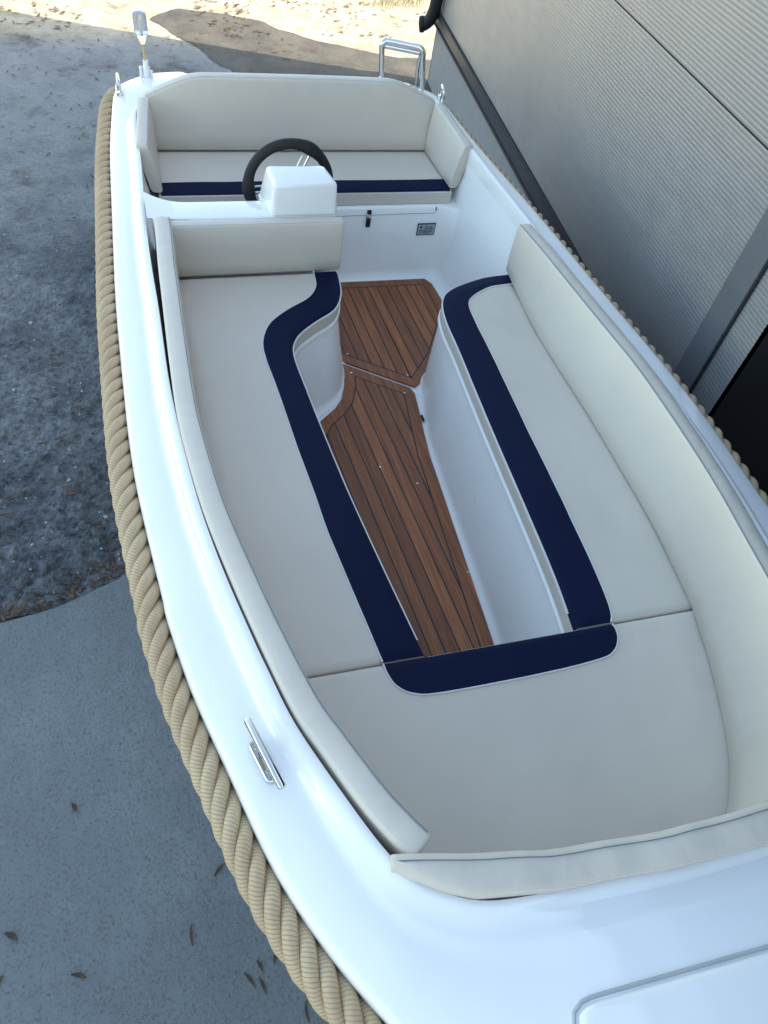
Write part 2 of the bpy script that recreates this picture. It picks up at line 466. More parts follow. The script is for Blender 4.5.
# cockpit liner: one tub from the rim to the floor
FLOOR = -.50
def liner_bm():
    bm = bmesh.new(); rows = []
    for b in IN:
        c = Vector((0, min(max(b.y, .1), 2.2))); p0 = Vector((b.x, b.y)); dirn = (c-p0).normalized()
        zr = zi(b.y)
        prof = [(.003, zr-.07), (.008, zr-.14), (.022, .02), (.034, -.2), (.046, -.36), (.055, -.435), (.068, -.470), (.090, -.490), (.12, FLOOR+.002), (.16, FLOOR)]
        rows.append([(p0.x+dirn.x*d, p0.y+dirn.y*d, z) for d, z in prof])
    V = grid(bm, rows, True, False); bm.faces.new([v[-1] for v in V]); fix(bm)
    for f in bm.faces: f.normal_flip()
    return bm
bl(link('cockpit_liner', liner_bm(), M['gel_in'], boat))

# ------------------------------------------------------------------ seat outlines (seat level z = 0)
stb_in = [(-.045,1.865),(-.047,1.824),(-.066,1.715),(-.118,1.615),(-.217,1.542),(-.299,1.472),(-.340,1.404),(-.352,1.322),(-.345,1.155),(-.335,.962),(-.322,.76),(-.311,.614),(-.283,.328),(-.246,-.005)]
stb_out = [(-.155,1.865),(-.158,1.833),(-.170,1.752),(-.222,1.678),(-.325,1.612),(-.409,1.534),(-.456,1.436),(-.467,1.336),(-.456,1.138),(-.445,.851),(-.432,.634),(-.425,.467),(-.405,.263),(-.379,.000)]
pt_in = [(.76,1.785),(.66,1.775),(.572,1.752),(.442,1.697),(.380,1.625),(.349,1.50),(.338,1.301),(.319,1.021),(.304,.78),(.287,.455),(.270,.184),(.246,-.020)]
pt_out = [(.76,1.698),(.70,1.692),(.619,1.677),(.523,1.624),(.480,1.565),(.467,1.44),(.458,1.2),(.441,.85),(.427,.517),(.411,.215),(.393,.034),(.372,-.024)]
seat_line = [(2.0,.76),(1.80,.755),(1.706,.745),(1.45,.718),(1.258,.709),(.996,.714),(.577,.712),(.322,.706),(-.019,.668),(-.229,.617),(-.398,.558),(-.536,.487),(-.62,.432)]
def sl(y): return interp(-y, [(-a, b) for a, b in seat_line])
def c2(pts, step=.02): return [Vector((p.x, p.y)) for p in smoothcurve([(x, y, 0) for x, y in pts], step)]

def top_z(d, z1=0.0, r=.018, crown=.006):
    if d < 0: return z1-r
    if d < r: return z1-r+math.sqrt(max(0, r*r-(r-d)**2))
    return z1+crown*min(1, (d-r)/.035)
def sag(x, y, d):
    if d <= .002: return 0
    k = min(1, (d-.002)/.06); v = Vector((x, y, 0))
    return k*(.0035*noise.noise(v*4.5)+.0012*noise.noise(v*11))+.0014*min(1, d/.012)*math.exp(-d/.035)*noise.noise(v*26)
def strip_bm(A, B, lift=.0032, n=14, z1=0.0, edge_b=True, r=.018, flip=False):
    """navy band between border A (in the seat) and border B (the cushion's own edge)"""
    m = 120
    A2 = even([(p.x, p.y) for p in A], m); B2 = even([(p.x, p.y) for p in B], m)
    bm = bmesh.new(); rows = []; L0 = sum((p-q).length for p, q in zip(A2, A2[1:]))
    for a, b in zip(A2, B2):
        w = (a-b).length; row = []
        for k in range(n+1):
            s = (k/n)**1.6 if edge_b else k/n
            q = b.lerp(a, s)
            dd = min(w*s, .011+3*L0*(1-len(rows)/m), .011+3*L0*len(rows)/m)
            row.append((q.x, q.y, top_z(dd, z1, r)+lift+sag(q.x, q.y, min(w*s, dd))))
        rows.append(row)
    grid(bm, rows); fix(bm)
    if sum(f.normal.z for f in bm.faces) < 0:
        for f in bm.faces: f.normal_flip()
    return bm
def patch_rows(A, B, z0=-.07, z1=0.0, r=.018, crown=.006, e0=True, e1=True, step=.02):
    """pad between two borders A and B (same direction, ends e0/e1 rounded too); returns function of distances and mesh"""
    mA = 400; A2 = even([(p[0], p[1]) for p in A], mA); B2 = even([(p[0], p[1]) for p in B], mA)
    mid = [(a+b)/2 for a, b in zip(A2, B2)]
    S = [0]
    for a, b in zip(mid, mid[1:]): S.append(S[-1]+(b-a).length)
    near = [0, r*.02, r*.13, r*.3, r*.6, r, r+.012, r+.028, r+.045]
    def stations(Ln, lo, hi):
        out = []; a0 = near[-1]
        n = max(2, int((Ln-2*a0)/step))
        body = [lerp(a0, Ln-a0, i/n) for i in range(n+1)]
        pre = near[:-1] if lo else [a0*i/6 for i in range(6)]
        post = [Ln-d for d in near[:-1][::-1]] if hi else [Ln-a0+a0*i/6 for i in range(1, 7)]
        return pre+body+post
    ss = stations(S[-1], e0, e1)
    def at(P, t): 
        j = 0
        lo, hi = 0, len(S)-1
        while hi-lo > 1:
            m_ = (lo+hi)//2
            if S[m_] <= t: lo = m_
            else: hi = m_
        q = (t-S[lo])/max(S[hi]-S[lo], 1e-9); return P[lo].lerp(P[hi], q)
    bm = bmesh.new(); rows = []; W0 = max((a-b).length for a, b in zip(A2, B2))
    tl = stations(W0, True, True); nt_ = len(tl)
    for t in ss:
        a, b = at(A2, t), at(B2, t); w = max((a-b).length, 1e-4); row = []
        k = w/W0
        for d in tl:
            # keep the rounding at its true size, stretch only the middle
            if d <= near[-1]: dd = min(d, w*.5)
            elif d >= W0-near[-1]: dd = max(w-(W0-d), w*.5)
            else: dd = near[-1]+(d-near[-1])/(W0-2*near[-1])*max(w-2*near[-1], 0)
            p = a.lerp(b, min(1, dd/w)); dist = min(dd, w-dd)
            if e0: dist = min(dist, t*3)
            if e1: dist = min(dist, (S[-1]-t)*3)
            row.append((p.x, p.y, top_z(max(dist, 0), z1, r, crown)+sag(p.x, p.y, dist)))
        rows.append(row)
    V = grid(bm, rows)
    nu, nv = len(V), len(V[0])
    ring = [V[i][0] for i in range(nu)]+[V[-1][j] for j in range(1, nv)]+[V[i][-1] for i in range(nu-2, -1, -1)]+[V[0][j] for j in range(nv-2, 0, -1)]
    prev = ring
    for z in (z1-r-(z1-r-z0)*.5, z0+.010, z0):
        cur = [bm.verts.new((v.co.x, v.co.y, z)) for v in ring]
        for i in range(len(ring)): bm.faces.new((prev[i], prev[(i+1)%len(ring)], cur[(i+1)%len(ring)], cur[i]))
        prev = cur
    fix(bm)
    if sum(f.normal.z*f.calc_area() for f in bm.faces) < 0:
        for f in bm.faces: f.normal_flip()
    return bm
def pipe_on(P, parent, z, r=.0030, mm='pipe', name='piping'):
    return tube(name, [(p.x, p.y, z+(sag(p.x, p.y, .1) if z > .005 else 0)) for p in P], r, M[mm], parent, 6)

# --- starboard bench cushion
def ends(P):                # distance-to-end helper for the bands
    return P
A = c2(stb_in); Bq = c2(stb_out)
outer = c2([(-.735,1.865)]+[(-sl(y)-.05, y) for y in (1.75,1.65,1.6,1.55,1.5,1.45,1.35,1.2,1.0,.8,.6,.4,.2,.1)]+[(-.72,.011)], .03)
stb = link('seat_cushion', patch_rows(A, outer), M['vinyl'])
tag(stb, 'long cream bench cushion with wavy navy border below the steering console', 'seat cushion')
link('navy_border', strip_bm(Bq, A), M['navy'], stb)
pipe_on(Bq, stb, .0075); pipe_on(A[:-3], stb, -.0120, .0046)
# --- port bench cushion
A = c2(pt_in); Bq = c2(pt_out)
outer = c2([(.775,1.785),(.765,1.66)]+[(sl(y)+.05, y) for y in (1.5,1.4,1.3,1.2,1.0,.8,.6,.4,.2,.1)]+[(.72,-.036)], .03)
prt = link('seat_cushion', patch_rows(A[int(len(A)*.17):], outer), M['vinyl']) if False else link('seat_cushion', patch_rows(A, outer), M['vinyl'])
tag(prt, 'long cream bench cushion with straight navy border on the warehouse side', 'seat cushion')
link('navy_border', strip_bm(Bq, A), M['navy'], prt)
pipe_on(Bq, prt, .0075); pipe_on(A[:-3], prt, -.0120, .0046)
# --- bow cushion
ysb_ = [-.08,-.15,-.229,-.31,-.398,-.47,-.536,-.60,-.66]
Lb = c2([(-.73,.008)]+[(-sl(y)-.05, y) for y in ysb_], .03); Rb = c2([(.73,-.040)]+[(sl(y)+.05, y) for y in ysb_], .03)
bow = link('seat_cushion', patch_rows(Lb, Rb, r=.014), M['vinyl'])
tag(bow, 'broad cream bow seat cushion with short navy band facing the teak floor', 'seat cushion')
nb = c2([(-.379,-.005),(-.374,-.045),(-.358,-.082),(-.318,-.112),(-.235,-.127),(.081,-.138),(.277,-.133),(.335,-.116),(.366,-.080),(.374,-.046),(.372,-.030)], .012)
ne = [Vector((lerp(-.379,.372,i/60), -.016-.033*lerp(-.379,.372,i/60)-.003)) for i in range(61)]
def band_bm():
    m = 100; A2 = even([(p.x, p.y) for p in nb], m); bm = bmesh.new(); rows = []
    for k in range(m+1):
        a = A2[k]; ye = -.016-.033*a.x-.0005
        row = []
        for j in range(13):
            y = lerp(ye, a.y, (j/12)**1.5); row.append((a.x, y, top_z((ye-y)*3+.003, 0, .014)+.0030+sag(a.x, y, (ye-y)*3)))
        rows.append(row)
    grid(bm, rows); fix(bm)
    if sum(f.normal.z for f in bm.faces) < 0:
        for f in bm.faces: f.normal_flip()
    return bm
link('navy_border', band_bm(), M['navy'], bow)
pipe_on(nb, bow, .0075); pipe_on([p for p in ne if -.25 < p.x < .36], bow, -.003, .003)

# --- swept backrests
def backrest_bm(B, T, thick, tout=None, seg=3, r=.014, wr=0.0):
    """B, T: matching lists of inner bottom / inner top points (3D); the pad grows away from the seat by thick"""
    bm = bmesh.new(); rows = []; n = len(B)
    for i in range(n):
        b, t = Vector(B[i]), Vector(T[i])
        tg = Vector(T[min(i+1,n-1)])-Vector(T[max(i-1,0)]); tg.z = 0; tg.normalize()
        nrm = Vector((tg.y, -tg.x, 0))
        if nrm.dot(tout[i]) < 0: nrm = -nrm
        up = (t-b).normalized(); H = (t-b).length; th = thick[i] if isinstance(thick, list) else thick
        end = min(i, n-1-i); puff = .004
        pts = []
        w1, w2, w3 = (wr*(noise.noise(Vector((t.x*9, t.y*13, k)))+.5*noise.noise(Vector((t.x*20, t.y*31, k+5)))) for k in (1.3, 1.5, 1.9))
        def q(u, v): return b+up*u+nrm*v
        pts += [q(r, 0), q(H*.25, -puff+w1), q(H*.5, -puff*1.3+w2*.8), q(H*.75, -puff+w3*.4), q(H-r, 0), q(H-r*.5, r*.13), q(H-r*.13, r*.5), q(H, r), q(H+.003, th*.5), q(H, th-r), q(H-r*.3, th-r*.3), q(H-r, th), q(H*.5, th+puff), q(r, th), q(0, th-r), q(0, r)]
        rows.append(pts)
    # rounded ends
    def end_row(row, c, k, off):
        return [c.lerp(Vector(p), k)+off for p in row]
    first, last = rows[0], rows[-1]
    t0 = (Vector(T[0])-Vector(T[1])).normalized(); t1 = (Vector(T[-1])-Vector(T[-2])).normalized()
    c0 = sum((Vector(p) for p in first), Vector())/len(first); c1 = sum((Vector(p) for p in last), Vector())/len(last)
    def shrink(row, d, off):
        m = len(row); out = []
        c = sum((Vector(p) for p in row), Vector())/m
        for p in row:
            v = c-Vector(p); out.append(Vector(p)+v.normalized()*min(d, v.length*.6)+off)
        return out
    rows = [shrink(first, .007, t0*.008), shrink(first, .002, t0*.006)]+rows+[shrink(last, .002, t1*.006), shrink(last, .007, t1*.008)]
    V = grid(bm, rows, False, True); bm.faces.new(V[0]); bm.faces.new(V[-1]); fix(bm)
    return bm
TOPL = [(1.95,.735,.245),(1.8,.741,.252),(1.6,.752,.262),(1.4,.759,.27),(1.2,.766,.277),(1.0,.772,.286),(.8,.775,.297),(.6,.766,.306),(.4,.749,.317),(.2,.719,.334),(0,.683,.347),(-.2,.640,.365),(-.3,.603,.371),(-.413,.558,.378),(-.48,.525,.381),(-.542,.487,.384),(-.60,.44,.386),(-.65,.39,.387)]
SEATL = [(1.95,.758),(1.8,.755),(1.706,.745),(1.45,.718),(1.258,.709),(.996,.714),(.8,.716),(.577,.712),(.322,.706),(.15,.690),(-.019,.668),(-.13,.640),(-.229,.612),(-.398,.550),(-.50,.502),(-.565,.46),(-.62,.415),(-.66,.37)]
def side_pad(sgn, y0, y1, name, mm, wr=.0):
    tc = [p for p in smoothcurve([(x, y, z) for y, x, z in TOPL], .01)]
    bc = [p for p in smoothcurve([(x, y, 0) for y, x in SEATL], .01)]
    n = 60; ys = [lerp(y0, y1, i/n) for i in range(n+1)]
    def at(c, y): return min(c, key=lambda p: abs(p.y-y))
    tcut = resample([p for p in tc if y1 <= p.y <= y0], .02); m = len(tcut)
    bcut = [p for p in bc if y1-.01 <= p.y <= y0+.01]; bcut = resample(bcut, sum((p-q).length for p, q in zip(bcut, bcut[1:]))/(m-1)); 
    B = []; T = []; O = []
    for i in range(m):
        t = tcut[i]; b = bcut[min(i, len(bcut)-1)]
        tg = (tcut[min(i+1,m-1)]-tcut[max(i-1,0)]); nn = Vector((-tg.y, tg.x, 0)); nn = nn.normalized()
        if nn.x < 0: nn = -nn
        if sgn < 0: b = Vector((t.x, t.y, 0))-nn*interp(t.y, [(1.4,.012),(1.9,.0)])
        T.append((sgn*t.x, t.y, t.z)); B.append((sgn*b.x, b.y, .004)); O.append(Vector((sgn*nn.x, nn.y, 0)))
    return link(name, backrest_bm(B, T, .064, O, r=.010, wr=wr), M[mm]), T
sbr, Tsb = side_pad(-1, 1.93, -.546, 'backrest_pad', 'vinyl_y', .002)
tag(sbr, 'long curved cream backrest pad standing along the rope side', 'backrest')
tube('seam', [(x-.006, y, z+.0016) for x, y, z in Tsb], .0014, M['thread'], sbr, 5)
pbr, Tp = side_pad(1, 1.785, -.645, 'backrest_pad', 'vinyl_y', .0045)
tag(pbr, 'tall sweeping cream backrest pad on the side next to the warehouse wall', 'backrest')
tube('seam', [(x+.003, y, z+.0012) for x, y, z in Tp], .0016, M['thread'], pbr, 5)
# front backrest
fx = [-.572+.025*i for i in range(46)]
def fy(x): return interp(x, [(-.6,-.555),(-.565,-.562),(-.484,-.581),(-.40,-.602),(-.27,-.629),(-.2,-.638),(0,-.660),(.1,-.664),(.285,-.668),(.6,-.66)])
TH = [interp(x, [(-.572,.030),(-.55,.042),(-.526,.050),(-.482,.067),(-.423,.080),(-.339,.079),(-.17,.073),(.008,.073),(.224,.078),(.6,.078)]) for x in fx]
T = [(x, fy(x)+.0008*math.sin(x*31), .394+.003*math.sin(x*9)+.001*math.sin(x*37+1)) for x in fx]; B = [(x*.97, fy(x)+.008, .0) for x in fx]
fb = link('backrest_pad', backrest_bm(B, T, TH, [Vector((0,-1,0))]*len(fx), r=.014), M['vinyl_x'])
tag(fb, 'wrinkled cream backrest pad closing the bow seat in front of the foredeck', 'backrest')
tube('seam', [(x, y-.016, z+.0020) for x, y, z in T], .0011, M['thread'], fb, 5)
tube('seam', [(x, y-th+.003, z-.006) for (x, y, z), th in zip(T, TH)], .0011, M['pipe'], fb, 5)

# --- console backrest, crosswise
T = [(x, 1.870, .237) for x in [-.742+.035*i for i in range(21)]]; B = [(x, 1.862, .004) for x in [-.742+.035*i for i in range(21)]]
cb = link('backrest_pad', backrest_bm(B, T, .048, [Vector((0,1,0))]*21, r=.010), M['vinyl'])
tag(cb, 'short cream backrest pad leaning crosswise against the steering console', 'backrest')
tube('seam', [(x, y+.004, z+.001) for x, y, z in T], .0014, M['pipe'], cb, 5)

# --- stern seat
ss = link('seat_cushion', patch_rows([(-.745,2.519),(.745,2.519)], [(-.735,2.94),(.735,2.94)], r=.016, step=.04), M['vinyl'])
tag(ss, 'cream stern bench cushion with straight navy stripe behind the wheel', 'seat cushion')
def rect_strip(x0, x1, y0, y1, z):
    bm = bmesh.new(); rows = [[(lerp(x0,x1,i/20), lerp(y0,y1,j/3), z) for j in range(4)] for i in range(21)]
    grid(bm, rows); fix(bm)
    if bm.faces[:][0].normal.z < 0:
        for f in bm.faces: f.normal_flip()
    return bm
def stern_band():
    bm = bmesh.new(); rows = []
    for i in range(25):
        x = lerp(-.735,.735,i/24); rows.append([(x, y, top_z(y-2.519, 0, .016)+.0028+sag(x, y, y-2.519)) for y in (2.521,2.523,2.527,2.532,2.545,2.565,2.59,2.615)])
    grid(bm, rows); fix(bm)
    if sum(f.normal.z for f in bm.faces) < 0:
        for f in bm.faces: f.normal_flip()
    return bm
link('navy_stripe', stern_band(), M['navy'], ss)
pipe_on([Vector((lerp(-.73,.73,i/20), 2.616)) for i in range(21)], ss, .0075, .002)
pipe_on([Vector((lerp(-.73,.73,i/20), 2.520)) for i in range(21)], ss, -.010, .003)
# stern backrest: arched top
def stern_back():
    xs = [-.738+.0369*i for i in range(41)]
    def tz(x): return interp(abs(x), [(0,.343),(.3,.342),(.49,.339),(.545,.328),(.60,.308),(.67,.280),(.74,.250)])
    T = [(x, 2.915+.11*tz(x), tz(x)) for x in xs]; B = [(x*.975, 2.912, .004) for x in xs]
    return backrest_bm(B, T, .07, [Vector((0,1,0))]*41), T
bm, T = stern_back()
sbk = link('backrest_pad', bm, M['vinyl'])
tag(sbk, 'wide arched cream backrest pad standing along the transom', 'backrest')
tube('seam', [(x, y+.008, z+.003) for x, y, z in T], .0015, M['pipe'], sbk, 5)
def stern_side(sgn):
    n = 14; B = []; T = []
    for i in range(n):
        s = i/(n-1)
        B.append((sgn*lerp(.712,.722,s), lerp(2.900,2.53,s), .006)); T.append((sgn*lerp(.726,.770,s), lerp(2.905,2.546,s), lerp(.262,.222,s)))
    return backrest_bm(B, T, .052, [Vector((sgn,0,0))]*n, r=.010), T
for sgn, lab in ((-1,'small cream pad at the rope side end of the stern bench'), (1,'small cream pad at the warehouse side end of the stern bench')):
    bm, T = stern_side(sgn)
    o = link('backrest_pad', bm, M['vinyl']); tag(o, lab, 'backrest', 'pads at the ends of the stern bench')
    tube('seam', [(x+sgn*.006, y, z+.002) for x, y, z in T], .0014, M['pipe'], o, 5)

# ------------------------------------------------------------------ bench bases, bulkheads, dashboard
def bench_base(name, P, back, off):
    """bench front: a lip under the cushion, a slight draft, a cove into the floor; off(y) = how far the foot stands out"""
    ztop, zbot = -.072, FLOOR+.002; rows = []; n = len(P)
    lev = [(-.02, 0, ztop), (-.004, 0, ztop-.004), (.004, 0, ztop-.012), (.004, 0, ztop-.028), (-.006, 0, ztop-.040)]
    for k in range(1, 7): s = k/6; lev.append((-.006*(1-s), s, lerp(ztop-.04, zbot+.045, s)))
    lev += [(.004, 1, zbot+.022), (.014, 1, zbot+.008), (.030, 1, zbot)]
    for d, f, z in lev:
        row = []
        for i in range(n):
            a, c = P[max(i-1,0)], P[min(i+1,n-1)]; t = (c-a).normalized(); q = d+f*off(P[i].y)
            row.append((P[i].x-t.y*q, P[i].y+t.x*q, z))
        rows.append(row)
    bk = even(back, n-1)
    rows.insert(0, [(p.x, p.y, ztop) for p in bk])
    bm = bmesh.new(); grid(bm, rows); fix(bm)
    if bm.faces[:][0].normal.z < 0:
        for f in bm.faces: f.normal_flip()
    return bl(link(name, bm, M['gel_in'], boat))
A = c2([(-.03,1.93)]+stb_in[1:])
bench_base('bench_base', A, [(-.77,1.93),(-.80,1.0),(-.74,0)], lambda y: .05)
A = c2(pt_in)
bench_base('bench_base', A[::-1], [(.74,0),(.80,1.0),(.79,1.76)], lambda y: interp(y, [(1.25,.045),(1.52,.0)]))
# bow locker closing the front of the footwell
bmx = bmesh.new(); hexa_bm(bmx, [(-.36,.03,FLOOR+.003),(.33,.015,FLOOR+.003),(.3,-.55,FLOOR+.003),(-.3,-.55,FLOOR+.003)], [(-.72,-.015,-.074),(.72,-.03,-.074),(.45,-.60,-.074),(-.45,-.60,-.074)], .006)
bl(link('bow_locker', bmx, M['gel_in'], boat))
# stern bench base (front face at y = 2.50)
bmx = bmesh.new()
rows = []
for i in range(31):
    x = lerp(-.80, .80, i/30); k = max(0, (abs(x)-.69)/.1)**1.2
    rows.append([(x, 2.93, -.074), (x, 2.512, -.074), (x, 2.503-.05*k*k, -.080), (x, 2.499-.06*k*k, -.09), (x, 2.495-.07*k*k, -.25), (x, 2.489-.09*k*k, -.44), (x, 2.480-.09*k*k, -.475), (x, 2.458-.08*k*k, -.492), (x, 2.43, FLOOR+.004)])
grid(bmx, rows); fix(bmx)
bl(link('stern_bench_base', bmx, M['gel_in'], boat))
box('locker_seam', (.665,2.4975,-.090), (.004,.004,.022), M['dark'], boat, 0).location.z += LIFT
tube('lid_line', [(.06,2.4965,-.118),(.662,2.4965,-.112)], .0012, M['plinth'], boat, 5).location.z += LIFT
# latch
lt = bl(box('latch', (.292,2.492,-.125), (.030,.014,.040), M['steel'], boat, .004))
box('latch_lever', (.291,2.484,-.152), (.024,.010,.046), M['black'], lt, .004)
box('latch_catch', (.293,2.492,-.096), (.022,.014,.018), M['black'], lt, .003)
# info plate: dark frame, grey face, rows of unreadable small print
pl = bl(box('info_plate', (.628,2.493,-.204), (.104,.004,.070), M['platemark'], boat, .001))
bm = bmesh.new(); box_bm(bm, (.628,2.4905,-.204), (.094,.002,.058), 0); link('plate_face', bm, M['plate'], pl, False)
bm = bmesh.new()
box_bm(bm, (.597,2.4892,-.190), (.013,.0012,.012), 0)
for r_, (za, segs) in enumerate(((-.188, ((.618,.640),(.644,.662))), (-.197, ((.618,.634),(.638,.664))), (-.207, ((.590,.612),(.616,.640),(.645,.664))), (-.216, ((.592,.604),(.612,.632),(.638,.660))), (-.224, ((.590,.600),(.606,.648))))):
    for a, b in segs: box_bm(bm, ((a+b)/2, 2.4892, za), (b-a, .0012, .0038), 0)
link('plate_print', bm, M['platemark'], pl, False)

# dashboard: a ledge across the starboard half with a moulded instrument box
bmx = bmesh.new()
hexa_bm(bmx, [(-.80,1.925,-.48),(-.055,1.925,-.48),(-.075,2.04,-.48),(-.80,2.04,-.48)], [(-.80,1.925,.236),(-.055,1.925,.236),(-.075,2.055,.236),(-.81,2.055,.236)], .012)
bl(link('dashboard', bmx, M['gel'], boat))
bmx = bmesh.new()
# fillet where the ledge meets the side deck
rows = []
for i in range(14):
    s = i/13; x = lerp(-.825, -.66, s); f = (1-s)**2.2
    rows.append([(x, 1.9265, lerp(.2340,.243,f)), (x, 1.99, lerp(.2345,.251,f)), (x, 2.050+.06*f, lerp(.234,.250,f)), (x, 2.053+.075*f, .226)])
grid(bmx, rows); fix(bmx)
if sum(f.normal.z for f in bmx.faces) < 0:
    for f in bmx.faces: f.normal_flip()
bl(link('dashboard_fillet', bmx, M['gel'], boat))
bmx = bmesh.new()
hexa_bm(bmx, [(-.334,1.924,.225),(-.050,1.924,.225),(-.066,2.12,.225),(-.354,2.12,.225)], [(-.323,1.934,.372),(-.055,1.934,.372),(-.088,2.065,.382),(-.334,2.065,.382)], .020, 4)
hexa_bm(bmx, [(-.358,1.99,-.3),(-.080,1.99,-.3),(-.085,2.11,-.3),(-.352,2.11,-.3)], [(-.357,1.99,.23),(-.081,1.99,.23),(-.085,2.118,.23),(-.354,2.118,.23)], .006)
cons = bl(link('console', bmx, M['gel'], boat))

# steering wheel behind the console
wc = Vector((-.202,2.20,.222)); wn = Vector((0,1,.02)).normalized()
wx = Vector((1,0,0)); wy = wn.cross(wx).normalized()
if wy.z < 0: wy = -wy
Rw = .179
def wp(a, r, h=0): return wc+wx*(math.cos(a)*r)+wy*(math.sin(a)*r)+wn*h
bm = bmesh.new()
rim_pts = [wp(2*PI*i/72, Rw) for i in range(72)]
# grip swellings where the spokes meet the rim
def swell(a):
    return max(math.exp(-((math.atan2(math.sin(a-s), math.cos(a-s)))/.24)**2) for s in (math.radians(62), math.radians(188), math.radians(-52)))
tube_bm(bm, rim_pts, [.0215+.0065*swell(2*PI*i/72) for i in range(72)], 14, True); fix(bm)
wheel = bl(link('steering_wheel', bm, M['black'], boat))
for s in (math.radians(62), math.radians(188), math.radians(-52)):
    bm = bmesh.new()
    for dd in (-.014, .014):
        off = Vector(wp(s+PI/2, 1)-wc)*dd
        tube_bm(bm, [wc+off*.7-wn*.02, wp(s, Rw*.5)+off-wn*.012, wp(s, Rw-.012)+off], .0045, 7)
    fix(bm); link('spoke', bm, M['steel'], wheel)
bm = bmesh.new(); lathe_bm(bm, [(.03,-.10),(.035,-.03),(.036,-.01),(.028,.004),(.0,.006)], wc, wn); fix(bm); link('hub', bm, M['black'], wheel)

# ------------------------------------------------------------------ teak floor
def clip_panel(name, outline, margin, label=None, x_off=0.0, slope=.0):
    P = [Vector((p[0], p[1])) for p in outline]
    if area(P) < 0: P = P[::-1]
    bm = bmesh.new(); Z = FLOOR+.012; gap = .0064; pitch = .056
    def ins(d):            # true polygon offset
        n = len(P); out = []
        for i in range(n):
            a, b, c = P[i-1], P[i], P[(i+1)%n]
            u = (b-a).normalized(); w = (c-b).normalized()
            n1 = Vector((-u.y, u.x)); n2 = Vector((-w.y, w.x)); bis = n1+n2
            bis = bis/bis.length; out.append(b+bis*(d/max(.35, bis.dot(n1))))
        return out
    r0, r1, r2 = P, ins(margin), ins(margin+gap)
    def ring(a, b, mi, tone):
        va = [bm.verts.new((p.x, p.y, Z)) for p in a]; vb = [bm.verts.new((p.x, p.y, Z)) for p in b]; fs = []
        for i in range(len(a)):
            f = bm.faces.new((va[i], va[(i+1)%len(a)], vb[(i+1)%len(a)], vb[i])); f.material_index = mi; fs.append(f)
        return fs
    border = ring(r0, r1, 0, 1); groove = ring(r1, r2, 1, 1)
    core = bm.faces.new([bm.verts.new((p.x, p.y, Z)) for p in r2]); core.material_index = 0
    inner = [core]
    x = min(p.x for p in P)-.2
    nrm = Vector((1, -slope, 0)).normalized()
    xs = []
    while x < max(p.x for p in P)+.2: xs.append(x); x += pitch
    for x in xs:
        for dx in (-gap/2, gap/2):
            geom = [f for f in bm.faces if f.tag or True]
            fs = [f for f in bm.faces if all(v.co.z == v.co.z for v in f.verts)]
            sel = set(inner)
            g = list(sel)+list({e for f in sel for e in f.edges})+list({v for f in sel for v in f.verts})
            res = bmesh.ops.bisect_plane(bm, geom=g, plane_co=(x_off+x+dx, 0, Z), plane_no=nrm, dist=1e-6)
            inner = [e for e in res['geom'] if isinstance(e, bmesh.types.BMFace)]
            inner = [f for f in set(inner) if f.is_valid]
    tone = bm.loops.layers.float_color.new('tone')
    for f in bm.faces:
        for lp in f.loops: lp[tone] = (1,1,1,1)
    rnd = random.Random(3)
    tones = {}
    for f in inner:
        c = f.calc_center_median(); u = c.x-slope*c.y-x_off-xs[0]; k = u/pitch; fr_ = abs(k-round(k))*pitch
        if fr_ < gap*.6 and (max(v.co.x-slope*v.co.y for v in f.verts)-min(v.co.x-slope*v.co.y for v in f.verts)) < gap*1.3: f.material_index = 1
        t = tones.setdefault(math.floor(k), .72+.50*rnd.random())
        for lp in f.loops: lp[tone] = (t, t*(.96+.06*rnd.random()), t*.95, 1)
    for i, f in enumerate(border):
        t = .88+.2*rnd.random()
        for lp in f.loops: lp[tone] = (t,t,t,1)
    # thickness
    low = [bm.verts.new((p.x, p.y, Z-.010)) for p in P]; hi = [bm.verts.new((p.x, p.y, Z)) for p in P]
    for i in range(len(P)): bm.faces.new((low[i], low[(i+1)%len(P)], hi[(i+1)%len(P)], hi[i])).material_index = 0
    bm.faces.new(low[::-1]).material_index = 1
    bmesh.ops.remove_doubles(bm, verts=bm.verts, dist=1e-5)
    bm.normal_update()
    for f in bm.faces:
        if abs(f.normal.z) > .9 and f.calc_center_median().z > Z-.002 and f.normal.z < 0: f.normal_flip()
    return bl(link(name, bm, M['teak'], boat, False, (M['caulk'],)))
fp_a = clip_panel('floor_panel', [(.325,1.598),(.36,1.613),(.52,1.80),(.69,2.10),(.698,2.25),(.690,2.40),(.66,2.452),(-.15,2.462),(-.15,1.95),(.0,1.836)], .050, slope=-.03)
fp_f = clip_panel('floor_panel', [(.013,1.803),(.300,1.592),(.313,1.555),(.294,1.42),(.276,1.30),(.255,1.142),(.247,1.0),(.195,.217),(.18,.04),(-.25,.045),(-.245,1.22),(-.236,1.36),(-.185,1.435),(-.10,1.505),(-.055,1.56),(-.015,1.66)], .052, x_off=.012, slope=-.055)
for par, x, y in ((fp_f,.040,1.735),(fp_f,.262,1.560),(fp_a,.055,1.872),(fp_a,.315,1.680),(fp_f,.01,1.12),(fp_f,.208,.52),(fp_f,.147,1.0)):
    bm = bmesh.new(); lathe_bm(bm, [(.0045,0),(.0045,.0008),(0,.0012)], (x, y, FLOOR+.0125), seg=10); link('screw', bm, M['steel'], par)
bl(box('floor_catch', (.293,1.375,FLOOR+.020), (.010,.040,.010), M['dark'], boat, .003))

